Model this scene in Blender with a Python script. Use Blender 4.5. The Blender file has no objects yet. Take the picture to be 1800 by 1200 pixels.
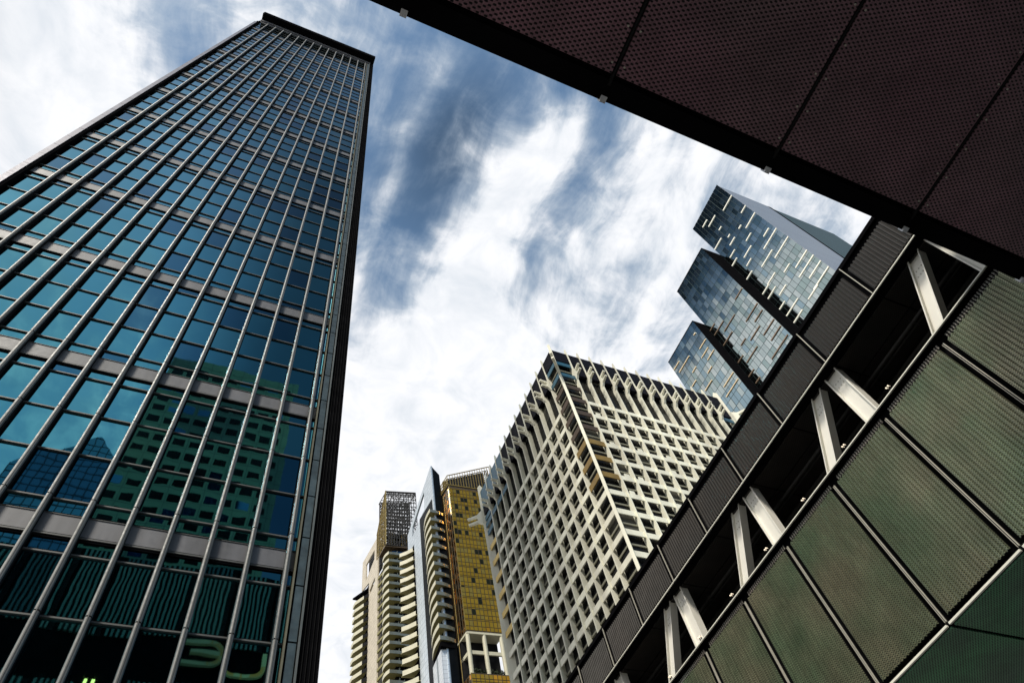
import bpy, math, random
from mathutils import Vector, Matrix
from mathutils.geometry import tessellate_polygon

random.seed(11)
scene = bpy.context.scene
COL = scene.collection
R = math.radians

# ------------------------------------------------------------------ camera
EYE = 1.6
RIGHT = (0.9106, -0.3818, -0.1583)
UP = (-0.2617, -0.8290, 0.4942)
BACK = (-0.3199, -0.4086, -0.8548)
cam = bpy.data.cameras.new('camera')
cam.sensor_width = 36.0
cam.lens = 1211.86 / 1800 * 36.0
cam.clip_start = 0.05
cam.clip_end = 6000
cam_ob = bpy.data.objects.new('camera', cam)
COL.objects.link(cam_ob)
m = Matrix((RIGHT, UP, BACK)).transposed().to_4x4()
m.translation = (0, 0, EYE)
cam_ob.matrix_world = m
scene.camera = cam_ob

# ------------------------------------------------------------------ light and exposure
scene.view_settings.view_transform = 'Standard'
scene.view_settings.look = 'None'
scene.view_settings.exposure = 0.0
scene.view_settings.gamma = 1.0
SUN = Vector((-0.47, -0.40, 0.79)).normalized()
sun_el = math.asin(SUN.z)
sun_rot = math.atan2(SUN.x, SUN.y)
sd = bpy.data.lights.new('sun', 'SUN')
sd.energy = 4.3
sd.angle = R(9)
sd.color = (1.0, 0.93, 0.81)
so = bpy.data.objects.new('sun', sd)
COL.objects.link(so)
so.rotation_euler = SUN.to_track_quat('Z', 'Y').to_euler()

world = bpy.data.worlds.new('World')
scene.world = world
world.use_nodes = True
wt = world.node_tree
wt.nodes.clear()


def wm(op, a, b=None, c=None, clamp=False):
    n = wt.nodes.new('ShaderNodeMath')
    n.operation = op
    n.use_clamp = clamp
    for i, v in enumerate((a, b, c)):
        if v is None:
            continue
        if isinstance(v, (int, float)):
            n.inputs[i].default_value = v
        else:
            wt.links.new(v, n.inputs[i])
    return n.outputs[0]


def smooth(x, lo, hi):
    n = wt.nodes.new('ShaderNodeMapRange')
    n.interpolation_type = 'SMOOTHSTEP'
    wt.links.new(x, n.inputs[0])
    n.inputs[1].default_value = lo
    n.inputs[2].default_value = hi
    return n.outputs[0]


def gauss(x, c, w):
    d = wm('DIVIDE', wm('SUBTRACT', x, c), w)
    return wm('EXPONENT', wm('MULTIPLY', wm('MULTIPLY', d, d), -1.0))


def wnoise(vec, scale, detail=8, rough=0.6, dist=0.0):
    n = wt.nodes.new('ShaderNodeTexNoise')
    n.inputs['Scale'].default_value = scale
    n.inputs['Detail'].default_value = detail
    n.inputs['Roughness'].default_value = rough
    n.inputs['Distortion'].default_value = dist
    wt.links.new(vec, n.inputs['Vector'])
    return n.outputs['Fac']


def wcomb(x, y, z=0.0):
    n = wt.nodes.new('ShaderNodeCombineXYZ')
    for i, v in enumerate((x, y, z)):
        if isinstance(v, (int, float)):
            n.inputs[i].default_value = v
        else:
            wt.links.new(v, n.inputs[i])
    return n.outputs[0]


tc = wt.nodes.new('ShaderNodeTexCoord')
sep = wt.nodes.new('ShaderNodeSeparateXYZ')
wt.links.new(tc.outputs['Generated'], sep.inputs[0])
zz = wm('MAXIMUM', sep.outputs[2], 0.06)
PX = wm('DIVIDE', sep.outputs[0], zz)      # where the view ray meets a flat cloud deck
PY = wm('DIVIDE', sep.outputs[1], zz)
Pv = wcomb(PX, PY)
warp = wnoise(Pv, 2.6, 3, 0.5)
warp2 = wnoise(wcomb(PX, PY, 5.0), 2.6, 3, 0.5)
QX = wm('ADD', PX, wm('MULTIPLY', wm('SUBTRACT', warp, 0.5), 0.16))
QY = wm('ADD', PY, wm('MULTIPLY', wm('SUBTRACT', warp2, 0.5), 0.16))
fine = wnoise(wcomb(QX, QY, 1.0), 7.0, 9, 0.62, 0.25)
puff = wnoise(wcomb(QX, QY, 3.0), 13.0, 8, 0.58, 0.4)
wisp = wnoise(wcomb(wm('MULTIPLY', QX, 9.0), wm('MULTIPLY', QY, 1.6), 2.0), 1.6, 8, 0.62, 0.3)
# cloud cover laid out over the deck
CX = wm('SUBTRACT', QX, wm('SUBTRACT', 0.30, wm('MULTIPLY', QY, 0.075)))     # distance from the axis of the long streak
half = wm('ADD', 0.028, wm('MULTIPLY', wm('MAXIMUM', QY, 0.0), 0.115))
mask = wm('MULTIPLY', gauss(CX, 0.0, half), 0.95)
mask = wm('MULTIPLY', mask, smooth(QY, 0.03, 0.16))
mask = wm('ADD', mask, wm('MULTIPLY', smooth(CX, 0.04, 0.14), 0.52))
mask = wm('ADD', mask, wm('MULTIPLY', smooth(wm('MULTIPLY', QX, -1.0), -0.14, 0.03), 0.20))
mask = wm('ADD', mask, wm('MULTIPLY', smooth(QY, 0.33, 0.72), 0.62))
left = wm('MULTIPLY', smooth(wm('MULTIPLY', QX, -1.0), 0.15, 0.33), 0.85)
left = wm('MULTIPLY', left, smooth(QY, 0.05, 0.30))
mask = wm('ADD', mask, left)
mask = wm('ADD', mask, wm('MULTIPLY', wm('MULTIPLY', gauss(QX, -0.13, 0.09), gauss(QY, 0.14, 0.10)), 0.42))
mask = wm('ADD', mask, wm('MULTIPLY', gauss(QX, 0.10, 0.020), wm('MULTIPLY', smooth(QY, 0.02, 0.10), 0.34)))
# cover behind the viewer, seen only in the glass
back = wm('MULTIPLY', smooth(wm('MULTIPLY', PY, -1.0), 0.22, 0.80), smooth(wm('MULTIPLY', PX, -1.0), 0.02, 0.20))
mask = wm('ADD', mask, wm('MULTIPLY', back, 0.58))
mask = wm('SUBTRACT', mask, wm('MULTIPLY', smooth(wm('MULTIPLY', PY, -1.0), 0.0, 0.12), 0.34))
mask = wm('SUBTRACT', mask, wm('MULTIPLY', wm('MULTIPLY', gauss(PX, -0.60, 0.12), smooth(PY, -0.1, 0.05)), 1.6))  # unseen gap in the cover, shaped for darker stepped-tower panes
mask = wm('ADD', mask, wm('MULTIPLY', smooth(wm('MULTIPLY', PX, -1.0), 0.66, 0.82), 0.8))
n1 = wm('MULTIPLY', wm('SUBTRACT', fine, 0.5), 0.95)
n2 = wm('MULTIPLY', wm('SUBTRACT', wisp, 0.5), 0.95)
n3 = wm('MULTIPLY', wm('SUBTRACT', puff, 0.5), 0.75)
dens = wm('ADD', wm('ADD', wm('ADD', mask, n1), n2), wm('ADD', n3, 0.16))
dens = smooth(dens, 0.0, 0.88)
sky = wt.nodes.new('ShaderNodeTexSky')
sky.sky_type = 'NISHITA'
sky.sun_disc = False
sky.sun_elevation = sun_el
sky.sun_rotation = sun_rot
sky.air_density = 1.0
sky.dust_density = 0.6
sky.ozone_density = 2.0
skymul = wt.nodes.new('ShaderNodeMix')
skymul.data_type = 'RGBA'
skymul.blend_type = 'MULTIPLY'
skymul.inputs[0].default_value = 1.0
wt.links.new(sky.outputs[0], skymul.inputs[6])
skymul.inputs[7].default_value = (1.45, 1.62, 1.50, 1)
ramp = wt.nodes.new('ShaderNodeValToRGB')
ramp.color_ramp.elements[0].position = 0.0
ramp.color_ramp.elements[0].color = (4.0, 5.2, 6.7, 1)
ramp.color_ramp.elements[1].position = 1.0
ramp.color_ramp.elements[1].color = (10.0, 10.1, 10.4, 1)
e = ramp.color_ramp.elements.new(0.55)
e.color = (6.0, 6.8, 7.7, 1)
shade = wm('ADD', wm('MULTIPLY', dens, 0.86), wm('MULTIPLY', wm('SUBTRACT', puff, 0.43), 0.9))
shade = wm('ADD', shade, wm('MULTIPLY', smooth(QY, 0.30, 0.65), 0.04))
wt.links.new(shade, ramp.inputs[0])
mix = wt.nodes.new('ShaderNodeMix')
mix.data_type = 'RGBA'
wt.links.new(dens, mix.inputs[0])
wt.links.new(skymul.outputs[2], mix.inputs[6])
wt.links.new(ramp.outputs[0], mix.inputs[7])
# sky darkened in patches; the unseen ones are added to deepen glass reflections
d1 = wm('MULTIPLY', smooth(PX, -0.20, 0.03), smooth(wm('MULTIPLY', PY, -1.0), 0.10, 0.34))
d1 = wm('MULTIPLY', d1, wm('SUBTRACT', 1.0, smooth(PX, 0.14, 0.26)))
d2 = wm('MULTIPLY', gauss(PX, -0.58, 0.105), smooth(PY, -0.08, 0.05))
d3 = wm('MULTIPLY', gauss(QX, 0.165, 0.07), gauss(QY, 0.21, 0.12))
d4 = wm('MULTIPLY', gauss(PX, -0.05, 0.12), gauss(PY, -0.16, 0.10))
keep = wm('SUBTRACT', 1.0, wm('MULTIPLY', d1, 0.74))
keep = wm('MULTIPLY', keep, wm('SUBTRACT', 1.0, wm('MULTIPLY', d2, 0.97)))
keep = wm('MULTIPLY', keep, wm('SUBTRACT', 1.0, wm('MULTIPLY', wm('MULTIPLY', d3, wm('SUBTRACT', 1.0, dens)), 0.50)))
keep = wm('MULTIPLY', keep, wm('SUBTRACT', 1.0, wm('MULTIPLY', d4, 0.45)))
dimmed = wt.nodes.new('ShaderNodeMix')
dimmed.data_type = 'RGBA'
dimmed.blend_type = 'MULTIPLY'
dimmed.inputs[0].default_value = 1.0
wt.links.new(mix.outputs[2], dimmed.inputs[6])
wt.links.new(wcomb(keep, keep, keep), dimmed.inputs[7])
bg = wt.nodes.new('ShaderNodeBackground')
bg.inputs['Strength'].default_value = 0.10
wt.links.new(dimmed.outputs[2], bg.inputs['Color'])
wo = wt.nodes.new('ShaderNodeOutputWorld')
wt.links.new(bg.outputs[0], wo.inputs['Surface'])


# ------------------------------------------------------------------ materials
def new_mat(name):
    mt = bpy.data.materials.new(name)
    mt.use_nodes = True
    nt = mt.node_tree
    return mt, nt, nt.nodes['Principled BSDF']


def nmath(nt, op, a, b=None, clamp=False):
    n = nt.nodes.new('ShaderNodeMath')
    n.operation = op
    n.use_clamp = clamp
    for i, v in enumerate((a, b)):
        if v is None:
            continue
        if isinstance(v, (int, float)):
            n.inputs[i].default_value = v
        else:
            nt.links.new(v, n.inputs[i])
    return n.outputs[0]


def obj_coord(nt, scale=(1, 1, 1)):
    t = nt.nodes.new('ShaderNodeTexCoord')
    mp = nt.nodes.new('ShaderNodeMapping')
    mp.inputs['Scale'].default_value = scale
    nt.links.new(t.outputs['Object'], mp.inputs['Vector'])
    return mp.outputs[0]


def noise(nt, vec, scale, detail=4, rough=0.55):
    n = nt.nodes.new('ShaderNodeTexNoise')
    n.inputs['Scale'].default_value = scale
    n.inputs['Detail'].default_value = detail
    n.inputs['Roughness'].default_value = rough
    nt.links.new(vec, n.inputs['Vector'])
    return n.outputs['Fac']


def mixcol(nt, fac, a, b, blend='MIX'):
    n = nt.nodes.new('ShaderNodeMix')
    n.data_type = 'RGBA'
    n.blend_type = blend
    for i, v in ((0, fac), (6, a), (7, b)):
        if isinstance(v, (int, float)):
            n.inputs[i].default_value = v
        elif isinstance(v, tuple):
            n.inputs[i].default_value = (*v, 1) if len(v) == 3 else v
        else:
            nt.links.new(v, n.inputs[i])
    return n.outputs[2]


def ranged(nt, x, lo, hi, a=0.0, b=1.0):
    n = nt.nodes.new('ShaderNodeMapRange')
    n.inputs[1].default_value = lo
    n.inputs[2].default_value = hi
    n.inputs[3].default_value = a
    n.inputs[4].default_value = b
    nt.links.new(x, n.inputs[0])
    return n.outputs[0]


def plain(name, col, rough=0.6, metal=0.0, vary=0.15, nscale=0.8, streak=False, spec=0.5):
    mt, nt, b = new_mat(name)
    v = obj_coord(nt, (1, 1, 0.12) if streak else (1, 1, 1))
    f = ranged(nt, noise(nt, v, nscale, 6), 0.3, 0.7)
    dark = tuple(c * (1 - vary) for c in col)
    lite = tuple(min(1, c * (1 + vary * 0.5)) for c in col)
    nt.links.new(mixcol(nt, f, dark, lite), b.inputs['Base Color'])
    b.inputs['Metallic'].default_value = metal
    nt.links.new(ranged(nt, noise(nt, obj_coord(nt), nscale * 3, 3), 0.3, 0.7, rough * 0.85, min(1, rough * 1.15)),
                 b.inputs['Roughness'])
    b.inputs['Specular IOR Level'].default_value = spec
    return mt


def glass(name, col, rough=0.02, wave=0.25, wscale=0.5, metal=1.0):
    mt, nt, b = new_mat(name)
    v = obj_coord(nt)
    f = ranged(nt, noise(nt, v, 0.25, 3), 0.3, 0.7)
    nt.links.new(mixcol(nt, f, tuple(c * 0.9 for c in col), col), b.inputs['Base Color'])
    b.inputs['Metallic'].default_value = metal
    b.inputs['Roughness'].default_value = rough
    bp = nt.nodes.new('ShaderNodeBump')
    bp.inputs['Strength'].default_value = wave
    bp.inputs['Distance'].default_value = 0.02
    nt.links.new(noise(nt, v, wscale, 2, 0.4), bp.inputs['Height'])
    nt.links.new(bp.outputs[0], b.inputs['Normal'])
    return mt


def lamp(name, col, strength):
    mt, nt, b = new_mat(name)
    b.inputs['Base Color'].default_value = (*col, 1)
    b.inputs['Emission Color'].default_value = (*col, 1)
    b.inputs['Emission Strength'].default_value = strength
    return mt


def perforated(name, axes, pitch, c1, c2, hole, rough=0.45, metal=0.3, bump=0.0):
    """Sheet metal with staggered perforations; axes names the two coordinates of the sheet."""
    mt, nt, b = new_mat(name)
    t = nt.nodes.new('ShaderNodeTexCoord')
    s = nt.nodes.new('ShaderNodeSeparateXYZ')
    nt.links.new(t.outputs['Object'], s.inputs[0])
    u = nmath(nt, 'SINE', nmath(nt, 'MULTIPLY', s.outputs[axes[0]], math.pi / pitch[0]))
    w = nmath(nt, 'SINE', nmath(nt, 'MULTIPLY', s.outputs[axes[1]], math.pi / pitch[1]))
    h = nmath(nt, 'MULTIPLY', u, w)
    msk = ranged(nt, h, 0.05, 0.45)
    big = ranged(nt, noise(nt, obj_coord(nt), 0.35, 3), 0.35, 0.65)
    speck = ranged(nt, noise(nt, obj_coord(nt), 30.0, 2), 0.3, 0.7, 0.7, 1.3)
    base = mixcol(nt, big, c1, c2)
    grime = ranged(nt, noise(nt, obj_coord(nt, (1.0, 1.0, 0.45)), 1.3, 7, 0.62), 0.32, 0.68, 0.72, 1.15)
    gr = nt.nodes.new('ShaderNodeCombineXYZ')
    for i in range(3):
        nt.links.new(grime, gr.inputs[i])
    base = mixcol(nt, 1.0, base, gr.outputs[0], 'MULTIPLY')
    sp = nt.nodes.new('ShaderNodeCombineXYZ')
    for i in range(3):
        nt.links.new(speck, sp.inputs[i])
    base = mixcol(nt, 1.0, base, sp.outputs[0], 'MULTIPLY')
    nt.links.new(mixcol(nt, msk, base, hole), b.inputs['Base Color'])
    b.inputs['Roughness'].default_value = rough
    b.inputs['Metallic'].default_value = metal
    dent = nt.nodes.new('ShaderNodeBump')
    dent.inputs['Strength'].default_value = 0.5
    dent.inputs['Distance'].default_value = 0.05
    nt.links.new(noise(nt, obj_coord(nt), 0.9, 2, 0.5), dent.inputs['Height'])
    last = dent
    if bump:
        bp = nt.nodes.new('ShaderNodeBump')
        bp.inputs['Strength'].default_value = bump
        bp.inputs['Distance'].default_value = 0.03
        bp.invert = True
        nt.links.new(msk, bp.inputs['Height'])
        nt.links.new(dent.outputs[0], bp.inputs['Normal'])
        last = bp
    nt.links.new(last.outputs[0], b.inputs['Normal'])
    return mt


def gridded(name, col, line, su, sv, wu, wv, axes, rough, metal):
    """Cladding with a regular grid of joints."""
    mt, nt, b = new_mat(name)
    t = nt.nodes.new('ShaderNodeTexCoord')
    s = nt.nodes.new('ShaderNodeSeparateXYZ')
    nt.links.new(t.outputs['Object'], s.inputs[0])
    fu = nmath(nt, 'FRACT', nmath(nt, 'DIVIDE', s.outputs[axes[0]], su))
    fv = nmath(nt, 'FRACT', nmath(nt, 'DIVIDE', s.outputs[axes[1]], sv))
    j = nmath(nt, 'MAXIMUM', nmath(nt, 'LESS_THAN', fu, wu), nmath(nt, 'LESS_THAN', fv, wv))
    wn = nt.nodes.new('ShaderNodeTexWhiteNoise')
    cb = nt.nodes.new('ShaderNodeCombineXYZ')
    nt.links.new(nmath(nt, 'FLOOR', nmath(nt, 'DIVIDE', s.outputs[axes[0]], su)), cb.inputs[0])
    nt.links.new(nmath(nt, 'FLOOR', nmath(nt, 'DIVIDE', s.outputs[axes[1]], sv)), cb.inputs[1])
    nt.links.new(cb.outputs[0], wn.inputs['Vector'])
    base = mixcol(nt, wn.outputs['Value'], tuple(c * 0.86 for c in col), col)
    nt.links.new(mixcol(nt, j, base, line), b.inputs['Base Color'])
    b.inputs['Roughness'].default_value = rough
    b.inputs['Metallic'].default_value = metal
    return mt


M = {}
M['black'] = plain('black_metal', (0.006, 0.006, 0.007), 0.6, 0.0, 0.3, spec=0.0)
M['dark'] = plain('dark_cladding', (0.02, 0.02, 0.021), 0.65, 0.0, 0.3, spec=0.0)
M['mullion'] = plain('mullion_metal', (0.115, 0.123, 0.123), 0.5, 0.0, 0.5, 1.6, True)
M['spandrel'] = plain('spandrel_metal', (0.115, 0.118, 0.132), 0.5, 0.0, 0.35, 1.2, True)
M['transom'] = plain('transom_metal', (0.075, 0.08, 0.08), 0.5, 0.0, 0.25)
M['teal_glass'] = glass('teal_mirror_glass', (0.075, 0.30, 0.375), 0.015, 0.15, 0.55)
M['teal_pale'] = glass('pale_teal_mirror_glass', (0.095, 0.34, 0.40), 0.02, 0.15, 0.55)
M['teal_dark'] = glass('deep_teal_mirror_glass', (0.04, 0.165, 0.25), 0.02, 0.15, 0.55)
M['pier'] = plain('slate_panel', (0.055, 0.085, 0.10), 0.45, 0.3, 0.45, 1.4)
M['trim'] = plain('grey_trim', (0.10, 0.115, 0.115), 0.5, 0.0, 0.2)
M['brass'] = plain('tarnished_trim', (0.13, 0.125, 0.085), 0.5, 0.0, 0.25)
M['lavender'] = plain('lavender_pier', (0.13, 0.13, 0.17), 0.5, 0.3, 0.2)
M['rib'] = perforated('ribbed_perforated_wall', (1, 2), (0.036, 0.036), (0.31, 0.295, 0.20), (0.18, 0.245, 0.15), (0.015, 0.018, 0.012), 0.28, 0.6)
M['rib_top'] = perforated('ribbed_perforated_band', (1, 2), (0.055, 0.055), (0.024, 0.019, 0.015), (0.017, 0.016, 0.014), (0.006, 0.005, 0.005), 0.5, 0.2)
M['soffit'] = perforated('perforated_soffit', (0, 1), (0.06, 0.034), (0.31, 0.16, 0.20), (0.25, 0.155, 0.175), (0.008, 0.006, 0.008), 0.45, 0.3, 0.6)
M['soffit_green'] = perforated('perforated_soffit_green', (0, 1), (0.055, 0.055), (0.10, 0.34, 0.17), (0.12, 0.20, 0.16), (0.004, 0.006, 0.005), 0.5, 0.2, 0.3)
M['recess'] = perforated('perforated_recess', (1, 2), (0.05, 0.05), (0.22, 0.19, 0.17), (0.17, 0.18, 0.16), (0.006, 0.005, 0.005), 0.6, 0.1)
M['rib_green'] = perforated('ribbed_green_screen', (0, 2), (0.16, 0.16), (0.19, 0.27, 0.22), (0.15, 0.23, 0.19), (0.10, 0.15, 0.12), 0.5, 0.1)
M['ceiling_panel'] = perforated('recess_ceiling', (0, 1), (0.05, 0.05), (0.045, 0.038, 0.034), (0.034, 0.034, 0.032), (0.008, 0.007, 0.007), 0.55, 0.2)
M['pipe'] = plain('grey_pipe', (0.05, 0.05, 0.048), 0.5, 0.2, 0.2)
M['white'] = plain('white_painted_steel', (0.90, 0.88, 0.80), 0.4, 0.0, 0.08)
M['rail'] = plain('pale_rail', (0.85, 0.84, 0.74), 0.4, 0.0, 0.15)
M['rail_dim'] = plain('grey_joint_bar', (0.60, 0.58, 0.50), 0.4, 0.2, 0.2)
M['concrete'] = plain('white_concrete', (0.90, 0.865, 0.72), 0.75, 0.0, 0.30, 0.35, True)
M['blue_panel'] = plain('blue_panel', (0.015, 0.095, 0.15), 0.4, 0.1, 0.2)
M['ochre_panel'] = plain('ochre_panel', (0.24, 0.15, 0.025), 0.5, 0.0, 0.25)
M['sill'] = plain('olive_sill', (0.22, 0.215, 0.16), 0.7, 0.0, 0.2)
M['brown_panel'] = plain('brown_panel', (0.06, 0.033, 0.012), 0.5, 0.0, 0.25)
M['yellow_panel'] = plain('yellow_panel', (0.66, 0.47, 0.13), 0.5, 0.1, 0.2)
M['win_dark'] = plain('dark_window_glass', (0.004, 0.005, 0.006), 0.25, 0.0, 0.3, spec=0.06)
M['blind'] = plain('window_blind', (0.07, 0.07, 0.06), 0.5, 0.0, 0.3, spec=0.05)
M['screen'] = plain('roof_screen', (0.010, 0.010, 0.015), 0.55, 0.0, 0.4, spec=0.03)
M['t_pale'] = glass('pale_grey_glass', (0.52, 0.57, 0.55), 0.07, 0.1, 0.3)
M['t_mid'] = glass('mid_grey_glass', (0.43, 0.49, 0.475), 0.07, 0.1, 0.3)
M['t_teal'] = glass('teal_grey_glass', (0.32, 0.40, 0.385), 0.07, 0.1, 0.3)
M['t_blue'] = glass('blue_grey_glass', (0.28, 0.38, 0.42), 0.07, 0.1, 0.3)
M['t_dark'] = glass('near_black_glass', (0.03, 0.055, 0.055), 0.05, 0.1, 0.3)
M['t_frame'] = plain('dark_green_frame', (0.03, 0.06, 0.06), 0.5, 0.2, 0.2)
M['brushed'] = gridded('ribbed_grey_metal', (0.42, 0.44, 0.47), (0.20, 0.21, 0.23), 900.0, 0.75, 0.0, 0.2, (0, 2), 0.38, 0.6)
M['led'] = lamp('led_strip', (1.0, 0.97, 0.84), 0.25)
M['bronze_strip'] = plain('bronze_strip', (0.27, 0.19, 0.13), 0.4, 0.2, 0.2)
M['cream_strip'] = plain('cream_strip', (0.83, 0.66, 0.42), 0.4, 0.0, 0.15)
M['gold1'] = glass('bright_gold_glass', (1.0, 0.41, 0.035), 0.10, 0.12, 0.6)
M['gold2'] = glass('amber_gold_glass', (0.90, 0.36, 0.03), 0.12, 0.12, 0.6)
M['gold3'] = glass('dull_gold_glass', (0.80, 0.38, 0.06), 0.14, 0.12, 0.6)
M['gold_dark'] = glass('dark_gold_glass', (0.07, 0.05, 0.02), 0.08, 0.12, 0.6)
M['gold_frame'] = plain('brown_frame', (0.07, 0.045, 0.02), 0.45, 0.2, 0.3)
M['gold_metal'] = plain('gold_lattice_metal', (0.30, 0.215, 0.055), 0.45, 0.4, 0.3)
M['silver'] = gridded('silver_panel', (0.72, 0.79, 0.84), (0.28, 0.33, 0.37), 1.15, 1.65, 0.05, 0.06, (1, 2), 0.30, 0.55)
M['silver_front'] = gridded('silver_front_panel', (0.78, 0.82, 0.86), (0.26, 0.30, 0.33), 1.1, 1.1, 0.05, 0.05, (0, 2), 0.30, 0.4)
M['beige'] = gridded('beige_panel', (0.72, 0.64, 0.50), (0.34, 0.29, 0.21), 1.15, 1.65, 0.06, 0.06, (1, 2), 0.40, 0.3)
M['sky_glass'] = glass('sky_blue_glass', (0.30, 0.50, 0.68), 0.04, 0.1, 0.5)
M['navy_glass'] = glass('navy_glass', (0.05, 0.13, 0.22), 0.05, 0.1, 0.5)
M['cream'] = plain('cream_parapet', (0.56, 0.535, 0.40), 0.55, 0.0, 0.1)
M['olive'] = plain('olive_soffit', (0.24, 0.22, 0.09), 0.7, 0.0, 0.2)
M['balustrade'] = plain('grey_balustrade_glass', (0.16, 0.18, 0.16), 0.15, 0.2, 0.2)
M['lattice'] = plain('dark_lattice_steel', (0.035, 0.032, 0.028), 0.5, 0.3, 0.3)
M['hedge'] = plain('hedge_leaf', (0.04, 0.06, 0.025), 0.8, 0.0, 0.5, 3.0)
M['green_stone'] = plain('grey_green_concrete', (0.23, 0.29, 0.18), 0.8, 0.0, 0.12, 0.3)
M['stone_joint'] = plain('concrete_joint', (0.12, 0.15, 0.12), 0.9, 0.0, 0.1)
M['pyr_glass'] = glass('pyramid_glass', (0.10, 0.20, 0.28), 0.12, 0.1, 0.3)
M['pyr_frame'] = plain('pyramid_frame', (0.02, 0.03, 0.05), 0.5, 0.0, 0.2)
M['sign'] = lamp('sign_letter_face', (0.95, 0.66, 0.28), 0.11)  # faint glow added to lift letters that lie in shade
M['spot'] = lamp('spotlight_face', (1.0, 0.86, 0.66), 0.9)
M['tube'] = lamp('office_tube', (1.0, 0.50, 0.10), 9.0)
M['paving'] = plain('stone_paving', (0.21, 0.20, 0.185), 0.8, 0.0, 0.3, 0.5)
M['clip'] = plain('bright_clip', (0.72, 0.74, 0.78), 0.35, 0.3, 0.1)


# ------------------------------------------------------------------ mesh builder
ROOT = {}


class MB:
    def __init__(self):
        self.v, self.f, self.mi, self.ms = [], [], [], []

    def mid(self, m):
        if m not in self.ms:
            self.ms.append(m)
        return self.ms.index(m)

    def face(self, pts, m):
        b = len(self.v)
        self.v.extend([tuple(p) for p in pts])
        self.f.append(tuple(range(b, b + len(pts))))
        self.mi.append(self.mid(m))

    def hexa(self, c, m):
        """c: eight corners, bottom four then top four, in the same turn."""
        b = len(self.v)
        self.v.extend([tuple(p) for p in c])
        k = self.mid(m)
        for q in ((3, 2, 1, 0), (4, 5, 6, 7), (0, 1, 5, 4), (1, 2, 6, 5), (2, 3, 7, 6), (3, 0, 4, 7)):
            self.f.append(tuple(b + i for i in q))
            self.mi.append(k)

    def box(self, x0, x1, y0, y1, z0, z1, m):
        x0, x1 = sorted((x0, x1))
        y0, y1 = sorted((y0, y1))
        z0, z1 = sorted((z0, z1))
        self.hexa([(x0, y0, z0), (x1, y0, z0), (x1, y1, z0), (x0, y1, z0),
                   (x0, y0, z1), (x1, y0, z1), (x1, y1, z1), (x0, y1, z1)], m)

    def obox(self, o, a, b, c, m):
        """box spanned by three vectors from o"""
        o, a, b, c = (Vector(t) for t in (o, a, b, c))
        if a.cross(b).dot(c) < 0:
            a, b = b, a
        self.hexa([o, o + a, o + a + b, o + b, o + c, o + a + c, o + a + b + c, o + b + c], m)

    def bar(self, p, q, w, m, up=(0, 0, 1)):
        p, q = Vector(p), Vector(q)
        d = q - p
        if d.length < 1e-6:
            return
        u = Vector(up)
        s = d.cross(u)
        if s.length < 1e-4:
            s = d.cross(Vector((1, 0, 0)))
        s.normalize()
        t = s.cross(d).normalized()
        self.obox(p - s * w / 2 - t * w / 2, d, s * w, t * w, m)

    def prism(self, poly, ext, m):
        """poly: 3D points of a planar outline; ext: extrusion vector."""
        poly = [Vector(p) for p in poly]
        ext = Vector(ext)
        n = len(poly)
        tris = tessellate_polygon([poly])
        b = len(self.v)
        self.v.extend([tuple(p) for p in poly] + [tuple(p + ext) for p in poly])
        k = self.mid(m)
        for t in tris:
            self.f.append((b + t[0], b + t[1], b + t[2]))
            self.mi.append(k)
            self.f.append((b + n + t[2], b + n + t[1], b + n + t[0]))
            self.mi.append(k)
        for i in range(n):
            j = (i + 1) % n
            self.f.append((b + i, b + j, b + n + j, b + n + i))
            self.mi.append(k)

    def plate(self, outer, holes, ext, m):
        loops = [[Vector(p) for p in outer]] + [[Vector(p) for p in h] for h in holes]
        ext = Vector(ext)
        flat = [p for l in loops for p in l]
        n = len(flat)
        tris = tessellate_polygon(loops)
        b = len(self.v)
        self.v.extend([tuple(p) for p in flat] + [tuple(p + ext) for p in flat])
        k = self.mid(m)
        for t in tris:
            self.f.append((b + t[0], b + t[1], b + t[2]))
            self.mi.append(k)
            self.f.append((b + n + t[2], b + n + t[1], b + n + t[0]))
            self.mi.append(k)
        s = 0
        for l in loops:
            for i in range(len(l)):
                j = (i + 1) % len(l)
                self.f.append((b + s + i, b + s + j, b + n + s + j, b + n + s + i))
                self.mi.append(k)
            s += len(l)

    def cyl(self, p, q, r, m, n=16):
        p, q = Vector(p), Vector(q)
        d = (q - p).normalized()
        s = d.cross(Vector((0, 0, 1)))
        if s.length < 1e-4:
            s = Vector((1, 0, 0))
        s.normalize()
        t = d.cross(s)
        pts = [s * math.cos(2 * math.pi * i / n) * r + t * math.sin(2 * math.pi * i / n) * r for i in range(n)]
        self.prism([p + a for a in pts], q - p, m)

    def build(self, name, parent=None, smooth=False, label=None):
        me = bpy.data.meshes.new(name)
        off = ROOT.get(parent.name, Vector((0, 0, 0))) if parent else Vector((0, 0, 0))
        me.from_pydata([(x - off.x, y - off.y, z - off.z) for x, y, z in self.v], [], self.f)
        for k in self.ms:
            me.materials.append(M[k])
        me.polygons.foreach_set('material_index', self.mi)
        if smooth:
            me.polygons.foreach_set('use_smooth', [True] * len(me.polygons))
        me.update()
        import bmesh
        bm = bmesh.new()
        bm.from_mesh(me)
        bmesh.ops.recalc_face_normals(bm, faces=bm.faces)
        bm.to_mesh(me)
        bm.free()
        o = bpy.data.objects.new(name, me)
        COL.objects.link(o)
        if parent:
            o.parent = parent
            ROOT[o.name] = off
        if label:
            o['label'] = label
        return o


def thing(name, label, cat, loc, group=None):
    o = bpy.data.objects.new(name, None)
    COL.objects.link(o)
    o.location = loc
    o['label'] = label
    o['category'] = cat
    if group:
        o['group'] = group
    ROOT[o.name] = Vector(loc)
    return o


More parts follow.
